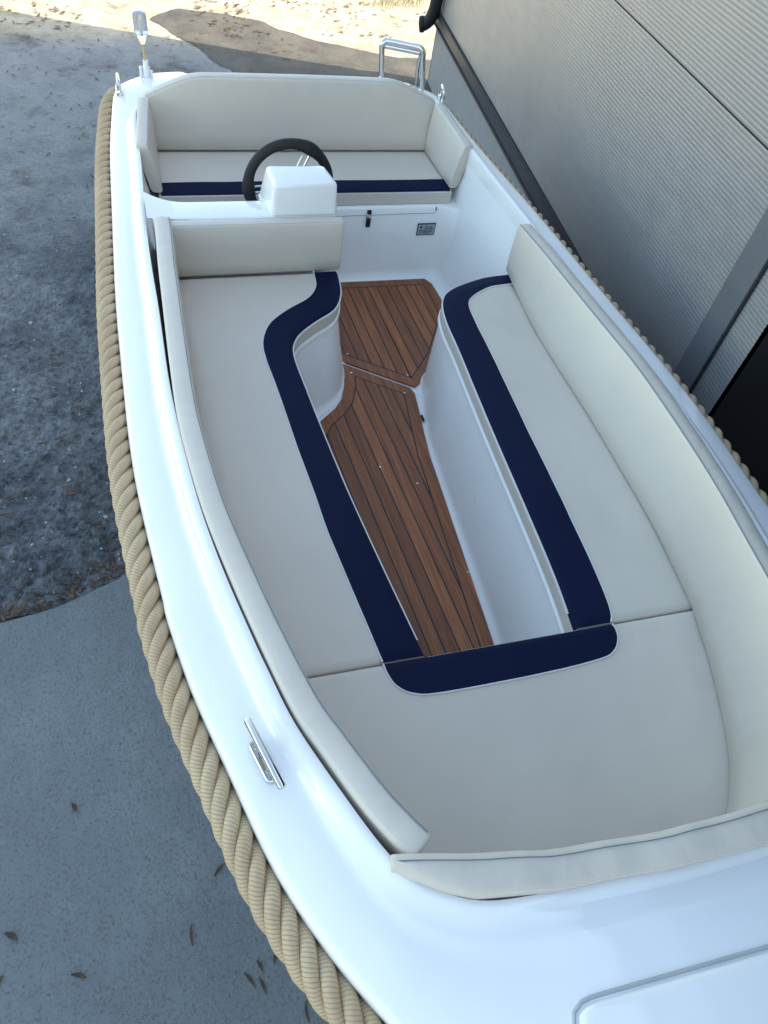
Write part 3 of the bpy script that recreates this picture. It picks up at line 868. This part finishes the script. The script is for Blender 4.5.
# ------------------------------------------------------------------ rope fender round the gunwale
def rope_path():
    P = []
    for a in H_OUTc:
        if a.y > 3.29 or a.x > -.0: continue
        if a.x > -.6 and a.y > 2: continue
        P.append(a)
    full = [Vector((p.x, p.y)) for p in P]+[Vector((-p.x, p.y)) for p in P[::-1]]
    q = inset(full, 0, False); out = []
    for i, p in enumerate(full):
        a, c = full[max(i-1,0)], full[min(i+1,len(full)-1)]
        t = (c-a)
        if t.length < 1e-6: continue
        t.normalize(); n = Vector((t.y, -t.x))
        if n.dot(p-Vector((0, .8))) < 0: n = -n
        out.append(Vector((p.x+n.x*.032, p.y+n.y*.032, zo(p.y)-.072)))
    return resample(out, .007)
RP = rope_path()
core = bl(tube('rope_fender', RP[::6], .017, M['ropecore'], boat, 8))
def strand_bm(ph, lay=.245, rho=.0245, rs=.0168, seg=12):
    bm = bmesh.new(); n = len(RP); rows = []; us = []; s = 0
    cen = []
    for i in range(n):
        t = (RP[min(i+1,n-1)]-RP[max(i-1,0)]).normalized(); a = Vector((0,0,1)).cross(t).normalized(); b = t.cross(a)
        th = 2*PI*s/lay+ph
        cen.append((RP[i]+a*math.cos(th)*rho+b*math.sin(th)*rho, a*math.cos(th)+b*math.sin(th)))
        if i < n-1: s += (RP[i+1]-RP[i]).length
    d = 0
    for i in range(n):
        p, rad = cen[i]; t = (cen[min(i+1,n-1)][0]-cen[max(i-1,0)][0]).normalized()
        a = (rad-t*rad.dot(t)).normalized(); b = t.cross(a)
        rows.append([p+a*math.cos(2*PI*k/seg)*rs+b*math.sin(2*PI*k/seg)*rs for k in range(seg)]); us.append(d)
        if i < n-1: d += (cen[i+1][0]-p).length
    V = grid(bm, rows, False, True, ([*us], [k/seg for k in range(seg+1)]))
    bm.faces.new(V[0][::-1]); bm.faces.new(V[-1]); fix(bm); return bm
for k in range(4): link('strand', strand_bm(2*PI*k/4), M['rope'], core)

# ------------------------------------------------------------------ deck fittings
def cleat(x, y, ang, length=.17):
    z = .0
    zz = [zd for zd in (0,)]
    t = min(range(len(OUT)), key=lambda i: (OUT[i]-Vector((x, y))).length)
    zt = zo(y)+.018
    d = Vector((math.cos(ang), math.sin(ang), 0)); sd = (zo(y+.05)-zo(y-.05))/.1
    d.z = sd*d.y; d.normalize()
    c = Vector((x, y, zt))
    bm = bmesh.new()
    rot = Matrix.Rotation(ang, 3, 'Z')
    pol = round_poly([(-.052,-.016),(.052,-.016),(.052,.016),(-.052,.016)], .016, .006)
    rows = []
    for ins_, z_ in ((0,-.004),(0,.003),(.002,.005)):
        rows.append([c+rot@Vector((p.x, p.y, 0))+Vector((0,0,z_+sd*(rot@Vector((p.x,p.y,0))).y)) for p in inset(pol, ins_)])
    V = grid(bm, rows, False, True); bm.faces.new(V[-1]); fix(bm)
    base = bl(link('cleat', bm, M['steel'], boat))
    for s in (-1, 1):
        bm = bmesh.new(); lathe_bm(bm, [(.013,.0),(.010,.006),(.0075,.024),(.009,.044)], c+d*(s*.030), seg=14); fix(bm); link('cleat_post', bm, M['steel'], base)
    h = c+Vector((0,0,.048))
    tube('cleat_bar', [h-d*length/2, h-d*(length/2-.003), h+d*(length/2-.003), h+d*length/2], [.0075,.0092,.0092,.0075], M['steel'], base, 12)
    return base
cleat(-.779,-.298, math.radians(-75))
cleat(-.850,3.17, math.radians(90), .10)
cleat(.865,3.15, math.radians(80), .10)
# foredeck hatch; a grey ring stands in for the shade in its groove
from mathutils.bvhtree import BVHTree
def hatch():
    tree = BVHTree.FromPolygons([v.co for v in deck.data.vertices], [list(p.vertices) for p in deck.data.polygons])
    def dz_(x, y):
        h = tree.ray_cast(Vector((x, y, 2)), Vector((0,0,-1)))
        return h[0].z if h[0] else .36
    out = round_poly([(-.345,-.893),(.33,-.935),(.16,-1.21),(-.18,-1.20)], [.06,.06,.06,.06], .015)
    if area(out) < 0: out = out[::-1]
    def z(p):
        # height of the foredeck there
        return dz_(p.x, p.y)
    bm = bmesh.new(); rows = []
    for d, dz in ((-.012,-.012),(-.006,.003),(0,.007),(.004,.009),(.010,.010),(.018,.010)): rows.append([(p.x, p.y, z(p)+dz) for p in inset(out, d)])
    c_ = sum((p for p in out), Vector((0,0)))/len(out)
    for k in range(1, 9): rows.append([((p.x+(c_.x-p.x)*k/8.001), (p.y+(c_.y-p.y)*k/8.001), z(p+(c_-p)*(k/8.001))+.010) for p in inset(out, .018)])
    V = grid(bm, rows, False, True); fix(bm)
    if sum(f.normal.z for f in bm.faces) < 0:
        for f in bm.faces: f.normal_flip()
    h = bl(link('foredeck_hatch', bm, M['gel'], boat))
    bm = bmesh.new(); q = inset(out, -.0155); tube_bm(bm, [(p.x, p.y, z(p)+.001) for p in q], .004, 8, True); fix(bm); link('hatch_groove_shade', bm, M['groove_shade'], h)
    return h
hatch()
# stern light: bracket, thin raked stem, clear lens on top
sl_base = Vector((-.703,3.335,.155))
bm = bmesh.new(); box_bm(bm, sl_base+Vector((0,0,.012)), (.052,.052,.024), .005); lathe_bm(bm, [(.018,.02),(.018,.07),(.013,.078),(.013,.10)], sl_base, seg=16); box_bm(bm, sl_base+Vector((-.028,0,.045)), (.014,.024,.05), .004); box_bm(bm, sl_base+Vector((.024,-.004,.04)), (.012,.018,.03), .003); fix(bm)
light = bl(link('stern_light', bm, M['whiteplastic'], boat))
ax = Vector((-.02,.02,1)).normalized()
tube('light_stem', [sl_base+ax*.09, sl_base+ax*.17], .0055, M['amber'], light, 8)
bm = bmesh.new(); lathe_bm(bm, [(.006,.165),(.014,.185),(.027,.215),(.032,.222)], sl_base, ax, 18); fix(bm); link('lens_cup', bm, M['lens'], light)
bm = bmesh.new(); lathe_bm(bm, [(.032,.224),(.033,.28),(.031,.308),(.008,.314),(0,.314)], sl_base, ax, 18); fix(bm); link('light_lens', bm, M['lens'], light)
bm = bmesh.new(); lathe_bm(bm, [(.006,.215),(.006,.28),(0,.285)], sl_base, ax, 8); fix(bm); link('light_bulb', bm, M['whiteplastic'], light)
# folded boarding ladder: a hoop with a step on the port quarter
def P3(a): return Vector(a)
lad = [(.570,3.37,.15),(.570,3.37,.20),(.556,3.375,.330),(.552,3.375,.356),(.566,3.373,.374),(.59,3.37,.378),(.72,3.315,.378),(.752,3.30,.374),(.768,3.293,.356),(.770,3.293,.33),(.790,3.285,.20),(.792,3.285,.15)]
ladder = bl(tube('boarding_ladder', smoothcurve(lad, .012), .015, M['steel'], boat, 12))
tube('ladder_step', [(.575,3.40,.345),(.760,3.325,.345)], .014, M['steel'], ladder, 10)
tube('ladder_rail', smoothcurve([(.772,3.325,.35),(.776,3.36,.27),(.79,3.38,.16),(.795,3.40,.05)], .02), .011, M['steel'], ladder, 10)
for x, y in ((.570,3.37),(.792,3.285)):
    bm = bmesh.new(); lathe_bm(bm, [(.026,.0),(.026,.006),(.016,.010),(.015,.025),(.0,.025)], (x, y, .142), seg=16); fix(bm); link('ladder_foot', bm, M['black'], ladder)

# ------------------------------------------------------------------ warehouse
WD = Vector((.1347,.9904,-.0301)).normalized(); WN = Vector((WD.y,-WD.x,0)).normalized(); WU = WN.cross(WD).normalized()
wh = empty('warehouse')
mw = Matrix((WN, WD, WU)).transposed().to_4x4(); mw.translation = Vector((1.2,0,0))-WU*LIFT
wh.matrix_world = mw
tag(wh, 'silver ribbed metal warehouse with dark base flashing and open black doorway', 'building')
def whl(o): o.location = (0,0,LIFT); return o
# in this frame: x runs into the building, y along the wall, z up; "out" is the distance a piece stands proud
YB = 6.33; ZSEAM = .862; ZTOP = 3.5; ZLOW = -1.32
def ribbed(y0, y1, z0, z1, name, pitch=.0172, depth=.0006, out=0):
    bm = bmesh.new(); rows = []
    n = int((z1-z0)/pitch); prof = []
    for i in range(n):
        z = z0+i*pitch
        prof += [(z, 0), (z+pitch*.30, depth), (z+pitch*.62, depth), (z+pitch*.86, 0)]
    prof.append((z1, 0))
    ny = max(1, int((y1-y0)/2.0))
    for j in range(ny+1):
        y = lerp(y0, y1, j/ny); rows.append([(-out-d, y, z) for z, d in prof])
    grid(bm, rows); fix(bm)
    if sum(f.normal.x for f in bm.faces) > 0:
        for f in bm.faces: f.normal_flip()
    return whl(link(name, bm, M['panel'], wh, False))
ribbed(1.125, YB, -.225, ZSEAM-.0034, 'wall_panel'); ribbed(1.125, YB, ZSEAM+.0034, 1.96, 'wall_panel'); ribbed(.82, YB, 1.97, ZTOP, 'wall_panel')
ribbed(.822, .985, -.225, 1.96, 'wall_panel')
ribbed(-6.0, -2.6, -.225, ZTOP, 'wall_panel', .036)
ribbed(-2.6, .82, 2.6, ZTOP, 'wall_panel', .036)
def slab_y(name, y0, y1, z0, z1, o0, o1, m, bev=0):
    bm = bmesh.new()
    hexa_bm(bm, [(-o1,y0,z0),(-o0,y0,z0),(-o0,y1,z0),(-o1,y1,z0)], [(-o1,y0,z1),(-o0,y0,z1),(-o0,y1,z1),(-o1,y1,z1)], bev, 2)
    return whl(link(name, bm, m, wh, False))
for zs in (ZSEAM, 1.965): slab_y('panel_joint', 1.125, YB-.01, zs-.0032, zs+.0032, -.02, -.004, M['flashlip'])
slab_y('door_post', .985, 1.125, ZLOW, ZTOP, -.02, .018, M['trim'], .003)
slab_y('post_edge', .975, .985, ZLOW, ZTOP, -.02, .010, M['flashlip'])
slab_y('flashing', 1.13, YB+.01, -.305, -.215, -.03, .016, M['flash'], .002)
slab_y('flashing_lip', 1.13, YB+.012, -.219, -.203, -.02, .022, M['flashlip'], .003)
slab_y('flashing_lip', 1.13, YB+.012, -.322, -.305, -.02, .028, M['flashlip'], .003)
slab_y('plinth', 1.13, YB-.006, ZLOW, -.322, -.30, -.006, M['plinth'])
slab_y('plinth', .826, .974, ZLOW, -.227, -.30, .002, M['plinth'])
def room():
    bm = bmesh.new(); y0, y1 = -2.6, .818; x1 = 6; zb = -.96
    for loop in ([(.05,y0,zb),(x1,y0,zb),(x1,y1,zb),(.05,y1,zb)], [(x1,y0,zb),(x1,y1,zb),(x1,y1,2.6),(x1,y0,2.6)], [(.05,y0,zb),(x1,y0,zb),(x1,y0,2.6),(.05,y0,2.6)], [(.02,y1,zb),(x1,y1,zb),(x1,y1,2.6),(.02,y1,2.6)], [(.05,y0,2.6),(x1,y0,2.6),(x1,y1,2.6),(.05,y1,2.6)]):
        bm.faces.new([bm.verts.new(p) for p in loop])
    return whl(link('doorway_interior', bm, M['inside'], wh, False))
room()
x1 = 8.0; YF = YB-1.75  # unseen end wall slanted along the sunlight so the yard behind stays lit
bm = bmesh.new()
for loop in ([(.002,YB,ZLOW),(x1,YF,ZLOW),(x1,YF,ZTOP),(.002,YB,ZTOP)], [(x1,YF,ZLOW),(x1,-6,ZLOW),(x1,-6,ZTOP),(x1,YF,ZTOP)], [(0,-6,ZLOW),(x1,-6,ZLOW),(x1,-6,ZTOP),(0,-6,ZTOP)]):
    bm.faces.new([bm.verts.new(p) for p in loop])
whl(link('unseen_outer_wall', bm, M['panel'], wh, False))
bm = bmesh.new()
hexa_bm(bm, [(-.06,-6.06,ZTOP),(x1+.06,-6.06,ZTOP),(x1+.06,YF+.02,ZTOP),(-.06,YB+.02,ZTOP)], [(-.06,-6.06,ZTOP+.16),(x1+.06,-6.06,ZTOP+.16),(x1+.06,YF+.02,ZTOP+.16),(-.06,YB+.02,ZTOP+.16)], .01)
whl(link('roof', bm, M['trim'], wh, False))
dp = [(-.150,6.31,-.325),(-.125,6.30,-.318),(-.085,6.28,-.275),(-.065,6.26,-.21),(-.058,6.25,-.12),(-.058,6.25,.05),(-.058,6.25,1.2),(-.058,6.25,ZTOP-.05)]
pipe = whl(tube('downpipe', smoothcurve(dp, .03), .055, M['black'], wh, 14))
tube('pipe_collar', [(-.160,6.314,-.328),(-.130,6.302,-.320)], .066, M['black'], pipe, 14)

# ------------------------------------------------------------------ ground
def sheet(name, poly, z, m, step=None):
    bm = bmesh.new(); f = bm.faces.new([bm.verts.new((p[0], p[1], z)) for p in poly]); bm.normal_update()
    if f.normal.z < 0: f.normal_flip()
    return tag(link(name, bm, m, None, False), kind='structure')
sheet('ground', [(-120,-120),(120,-120),(120,120),(-120,120)], -LIFT, M['ground'])
# smooth concrete slab in front with a curved, slightly ragged edge
edge = smoothcurve([(-9,1.6,0),(-5,1.12,0),(-3,.99,0),(-1.9,.945,0),(-1.648,.948,0),(-1.532,.96,0),(-1.413,.99,0),(-1.289,1.026,0),(-1.159,1.08,0),(-.9,1.19,0),(-.5,1.38,0),(0,1.6,0),(1.55,2.3,0)], .03)
bm = bmesh.new(); rows = [[], [], []]
for p in edge:
    w = .010*noise.noise(Vector((p.x*6, p.y*6, 0)))+.004*noise.noise(Vector((p.x*25, p.y*25, 3)))
    rows[0].append((p.x, p.y+w, -LIFT-.01)); rows[1].append((p.x, p.y+w-.004, -LIFT+.022)); rows[2].append((p.x, p.y+w-.014, -LIFT+.026))
V = grid(bm, rows)
fc = bm.faces.new(V[2]+[bm.verts.new((1.55,-9,-LIFT+.026)), bm.verts.new((-9,-9,-LIFT+.026))]); fix(bm)
if fc.normal.z < 0:
    for f in bm.faces: f.normal_flip()
tag(link('concrete_slab', bm, M['slab'], None, False), kind='structure')
# broken, lumpy old surfacing between the slab and the smoother yard
bm = bmesh.new(); rows = []
nx, ny = 190, 250
for i in range(nx+1):
    x = lerp(-2.75, .35, i/nx); row = []
    for j in range(ny+1):
        y = lerp(.97, 5.2, j/ny); v = Vector((x, y, 0))
        rough = max(0, min(1, (4.1-y)/1.3+.55*noise.noise(v*1.1)))*(.55+.45*max(0, min(1, .5+1.6*noise.noise(v*.9+Vector((3,1,0))))))
        edge_f = min(1, i/8, (nx-i)/8, (ny-j)/10)
        h = .020*noise.noise(v*5)+.026*noise.noise(v*13)+.024*noise.noise(v*29)+.014*noise.noise(v*60)
        row.append((x, y, -LIFT+.003+edge_f*rough*max(-.001, .010+h)))
    rows.append(row)
grid(bm, rows); bm.normal_update()
if bm.faces[:][0].normal.z < 0:
    for f in bm.faces: f.normal_flip()
tag(link('broken_asphalt', bm, M['ground']), kind='structure')
# dark asphalt strip behind the boat
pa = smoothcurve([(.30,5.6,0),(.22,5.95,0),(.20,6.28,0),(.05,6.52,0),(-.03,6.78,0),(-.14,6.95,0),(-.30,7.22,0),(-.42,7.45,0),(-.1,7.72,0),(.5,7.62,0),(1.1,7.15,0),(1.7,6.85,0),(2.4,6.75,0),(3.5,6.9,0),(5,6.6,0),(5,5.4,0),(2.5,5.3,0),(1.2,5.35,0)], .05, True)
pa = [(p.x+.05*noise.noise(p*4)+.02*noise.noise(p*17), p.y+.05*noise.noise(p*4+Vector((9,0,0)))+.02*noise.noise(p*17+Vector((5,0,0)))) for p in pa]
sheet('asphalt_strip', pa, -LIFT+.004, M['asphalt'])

# ------------------------------------------------------------------ leaves
def leaf_geo(bm, c, ang, ln, wd, curl, z):
    d = Vector((math.cos(ang), math.sin(ang), 0)); n = Vector((-d.y, d.x, 0)); rows = []
    for i in range(6):
        s = i/5; w = wd*math.sin(PI*min(.97, max(.08, s)))**.7; lift = curl*(2*s-1)**2*ln
        p = Vector((c[0], c[1], z))+d*((s-.5)*ln)+n*(.12*ln*math.sin(s*PI)*curl*4)
        rows.append([p-n*w*.5+Vector((0,0,lift+w*.28)), p+Vector((0,0,lift+.002)), p+n*w*.5+Vector((0,0,lift+w*.22))])
    grid(bm, rows)
spots = [((-1.381,.114),-68,.046,.020,'curled brown leaf lying alone on the concrete slab, farthest from the rope'), ((-1.586,-.252),-40,.062,.024,'brown leaf lying near the left picture edge on the concrete slab'),
 ((-1.386,-.421),-25,.066,.018,'long brown leaf lying flat on the slab in the near corner'), ((-1.621,-.372),55,.05,.018,'brown leaf cut by the left picture edge on the slab'), ((-1.028,-.399),88,.085,.014,'straight dark leaf lying lengthwise mid-slab'),
 ((-.911,-.224),42,.066,.018,'dark leaf touching the shadow under the rope fender, farthest aft'), ((-.865,-.579),-60,.076,.015,'lower left leaf of a cluster beside the rope'), ((-.826,-.548),-70,.050,.015,'upper leaf of a cluster beside the rope'),
 ((-.827,-.607),-75,.070,.014,'right leaf of a cluster beside the rope'), ((-.769,-.537),60,.050,.017,'small leaf half under the rope beside the cluster'), ((-.701,-.714),88,.08,.014,'dark leaf at the lower picture edge below the rope')]
for (x, y), a, ln, wd, lab in spots:
    bm = bmesh.new(); leaf_geo(bm, (0,0), math.radians(a), ln, wd, .10, 0)
    o = link('fallen_leaf', bm, M['leaf']); o.location = (x, y, -LIFT+.029)
    o.scale = (.8, .8, .8)
    tag(o, lab, 'leaf', 'fallen leaves on the concrete slab')
rl = random.Random(21); bm = bmesh.new()
def seam_y(x): return interp(x, [(-3,.99),(-1.9,.945),(-1.648,.948),(-1.532,.96),(-1.413,.99),(-1.289,1.026),(-1.159,1.08),(-.9,1.19),(-.5,1.38),(0,1.6),(1.5,2.28)])
for i in range(900):        # drift along the edge of the slab
    x = rl.uniform(-2.4, .6); t = abs(rl.gauss(0, 1)); y = seam_y(x)+.012+t*(.035 if x < -1.35 else .075)
    leaf_geo(bm, (x, y), rl.uniform(0, 6.28), rl.uniform(.014,.042), rl.uniform(.006,.014), rl.uniform(.02,.2), -LIFT+.012+rl.random()*.014)
for i in range(850):        # scattered over the yard
    x = rl.uniform(-3.2, 1.2); y = 1.1+6.1*rl.random()
    a = rl.gauss(0, .5) if rl.random() < .65 else rl.uniform(0, 3.1)
    if noise.noise(Vector((x*1.2, y*1.2, 4))) < -.12 and rl.random() < .7: continue
    leaf_geo(bm, (x, y), a, rl.uniform(.03,.075), rl.uniform(.008,.016), rl.uniform(.02,.12), -LIFT+(.024 if y < 4.2 else .008))
for i in range(2600):       # thick in the sunlit gravel
    x = rl.uniform(-2.5, 6); y = rl.uniform(7.1, 10.5)
    if noise.noise(Vector((x*.9, y*1.4, 9))) < .02: continue
    leaf_geo(bm, (x, y), rl.uniform(0, 6.28), rl.uniform(.03,.07), rl.uniform(.012,.03), rl.uniform(.02,.2), -LIFT+.005)
for v in bm.verts: v.co.z = max(v.co.z, -LIFT+.002)
tag(link('leaf_litter', bm, M['leafmix']), 'dry brown leaf litter scattered over the yard', 'leaf litter', kind='stuff')
bm = bmesh.new()
for i in range(900):        # grit and chips of stone on the old surfacing
    x = rl.uniform(-2.6, .3); y = 1.05+4.6*rl.random()**1.3
    if y < seam_y(x)+.03: continue
    r_ = rl.uniform(.0025,.008) if rl.random() < .93 else rl.uniform(.009,.015)
    g = bmesh.ops.create_icosphere(bm, subdivisions=1, radius=r_, matrix=Matrix.Translation((x, y, -LIFT+(.022 if y < 4 else .004))) @ Matrix.Rotation(rl.uniform(0,3), 4, 'Z') @ Matrix.Diagonal((1, rl.uniform(.6,1), rl.uniform(.4,.8), 1)))
    for v in g['verts']: v.co += Vector((rl.uniform(-1,1), rl.uniform(-1,1), rl.uniform(-1,1)))*r_*.2
tag(link('grit', bm, M['stone'], None, False), 'loose grey grit on the broken asphalt', 'grit', kind='stuff')
bm = bmesh.new()
for i in range(700):
    t = rl.choice(((2.6,8.35),(2.2,8.2),(3.0,8.6),(3.4,8.1),(1.2,9.0),(.6,9.2)))
    x, y = rl.gauss(t[0], .16), rl.gauss(t[1], .12); a = rl.uniform(0, 6.28); h = rl.uniform(.03,.10)
    d = Vector((math.cos(a), math.sin(a), 0)); p = Vector((x, y, -LIFT+.003)); q = p+d*h*.6+Vector((0,0,h)); n = Vector((-d.y, d.x, 0))*.004
    bm.faces.new([bm.verts.new(v) for v in (p-n, p+n, q)])
tag(link('grass', bm, M['grass'], None, False), 'dry yellow grass tufts in the sunlit gravel', 'grass', kind='stuff')

bpy.context.view_layer.update()
# ------------------------------------------------------------------ lift everything so the ground is z = 0
for o in list(COL.objects):
    if o.parent is None: o.matrix_world = Matrix.Translation((0,0,LIFT)) @ o.matrix_world
bpy.context.view_layer.update()

# ------------------------------------------------------------------ light
SUN_AZ = math.atan2(.955, -.295)      # measured from +y towards +x
SUN_EL = math.radians(34)
w = bpy.data.worlds.new("World"); sc.world = w; w.use_nodes = True
nt = w.node_tree; bg = nt.nodes['Background']
sky = nt.nodes.new('ShaderNodeTexSky'); sky.sky_type = 'NISHITA'; sky.sun_disc = False
sky.sun_elevation = SUN_EL; sky.sun_rotation = SUN_AZ; sky.air_density = 1.0; sky.dust_density = 1.5; sky.ozone_density = 1.0
nt.links.new(mixc(nt, 1.0, sky.outputs[0], rgb(1.085,.995,.825), 'MULTIPLY'), bg.inputs[0]); bg.inputs[1].default_value = .745
sd = bpy.data.lights.new('sun', 'SUN'); sd.energy = 15.0; sd.angle = math.radians(.5); sd.color = (1,.89,.68)
so = bpy.data.objects.new('sun', sd); COL.objects.link(so)
dv = Vector((-math.sin(SUN_AZ)*math.cos(SUN_EL), -math.cos(SUN_AZ)*math.cos(SUN_EL), -math.sin(SUN_EL)))
so.rotation_euler = dv.to_track_quat('-Z', 'Y').to_euler(); so.location = (8,-6,9)

# ------------------------------------------------------------------ camera
cd = bpy.data.cameras.new('camera'); co = bpy.data.objects.new('camera', cd); COL.objects.link(co)
right = Vector((0.9499939391498488,-0.2787369360181569,0.14077370520719895)); down = Vector((-0.13990075390165757,-0.7829449606440149,-0.6061558938589066)); fwd = Vector((0.27917609968674123,0.5561500778579034,-0.7827884747889091))
mt = Matrix((right, -down, -fwd)).transposed().to_4x4(); mt.translation = Vector((-0.89124963,-0.81257202,1.88703325+LIFT))
co.matrix_world = mt
cd.sensor_fit = 'VERTICAL'; cd.sensor_height = 24; cd.sensor_width = 18; cd.lens = 719.2278655914489*24/1024
cd.clip_start = .02; cd.clip_end = 500
sc.camera = co
sc.view_settings.view_transform = 'Standard'; sc.view_settings.look = 'None'; sc.view_settings.exposure = 0
sc.cycles.max_bounces = 8
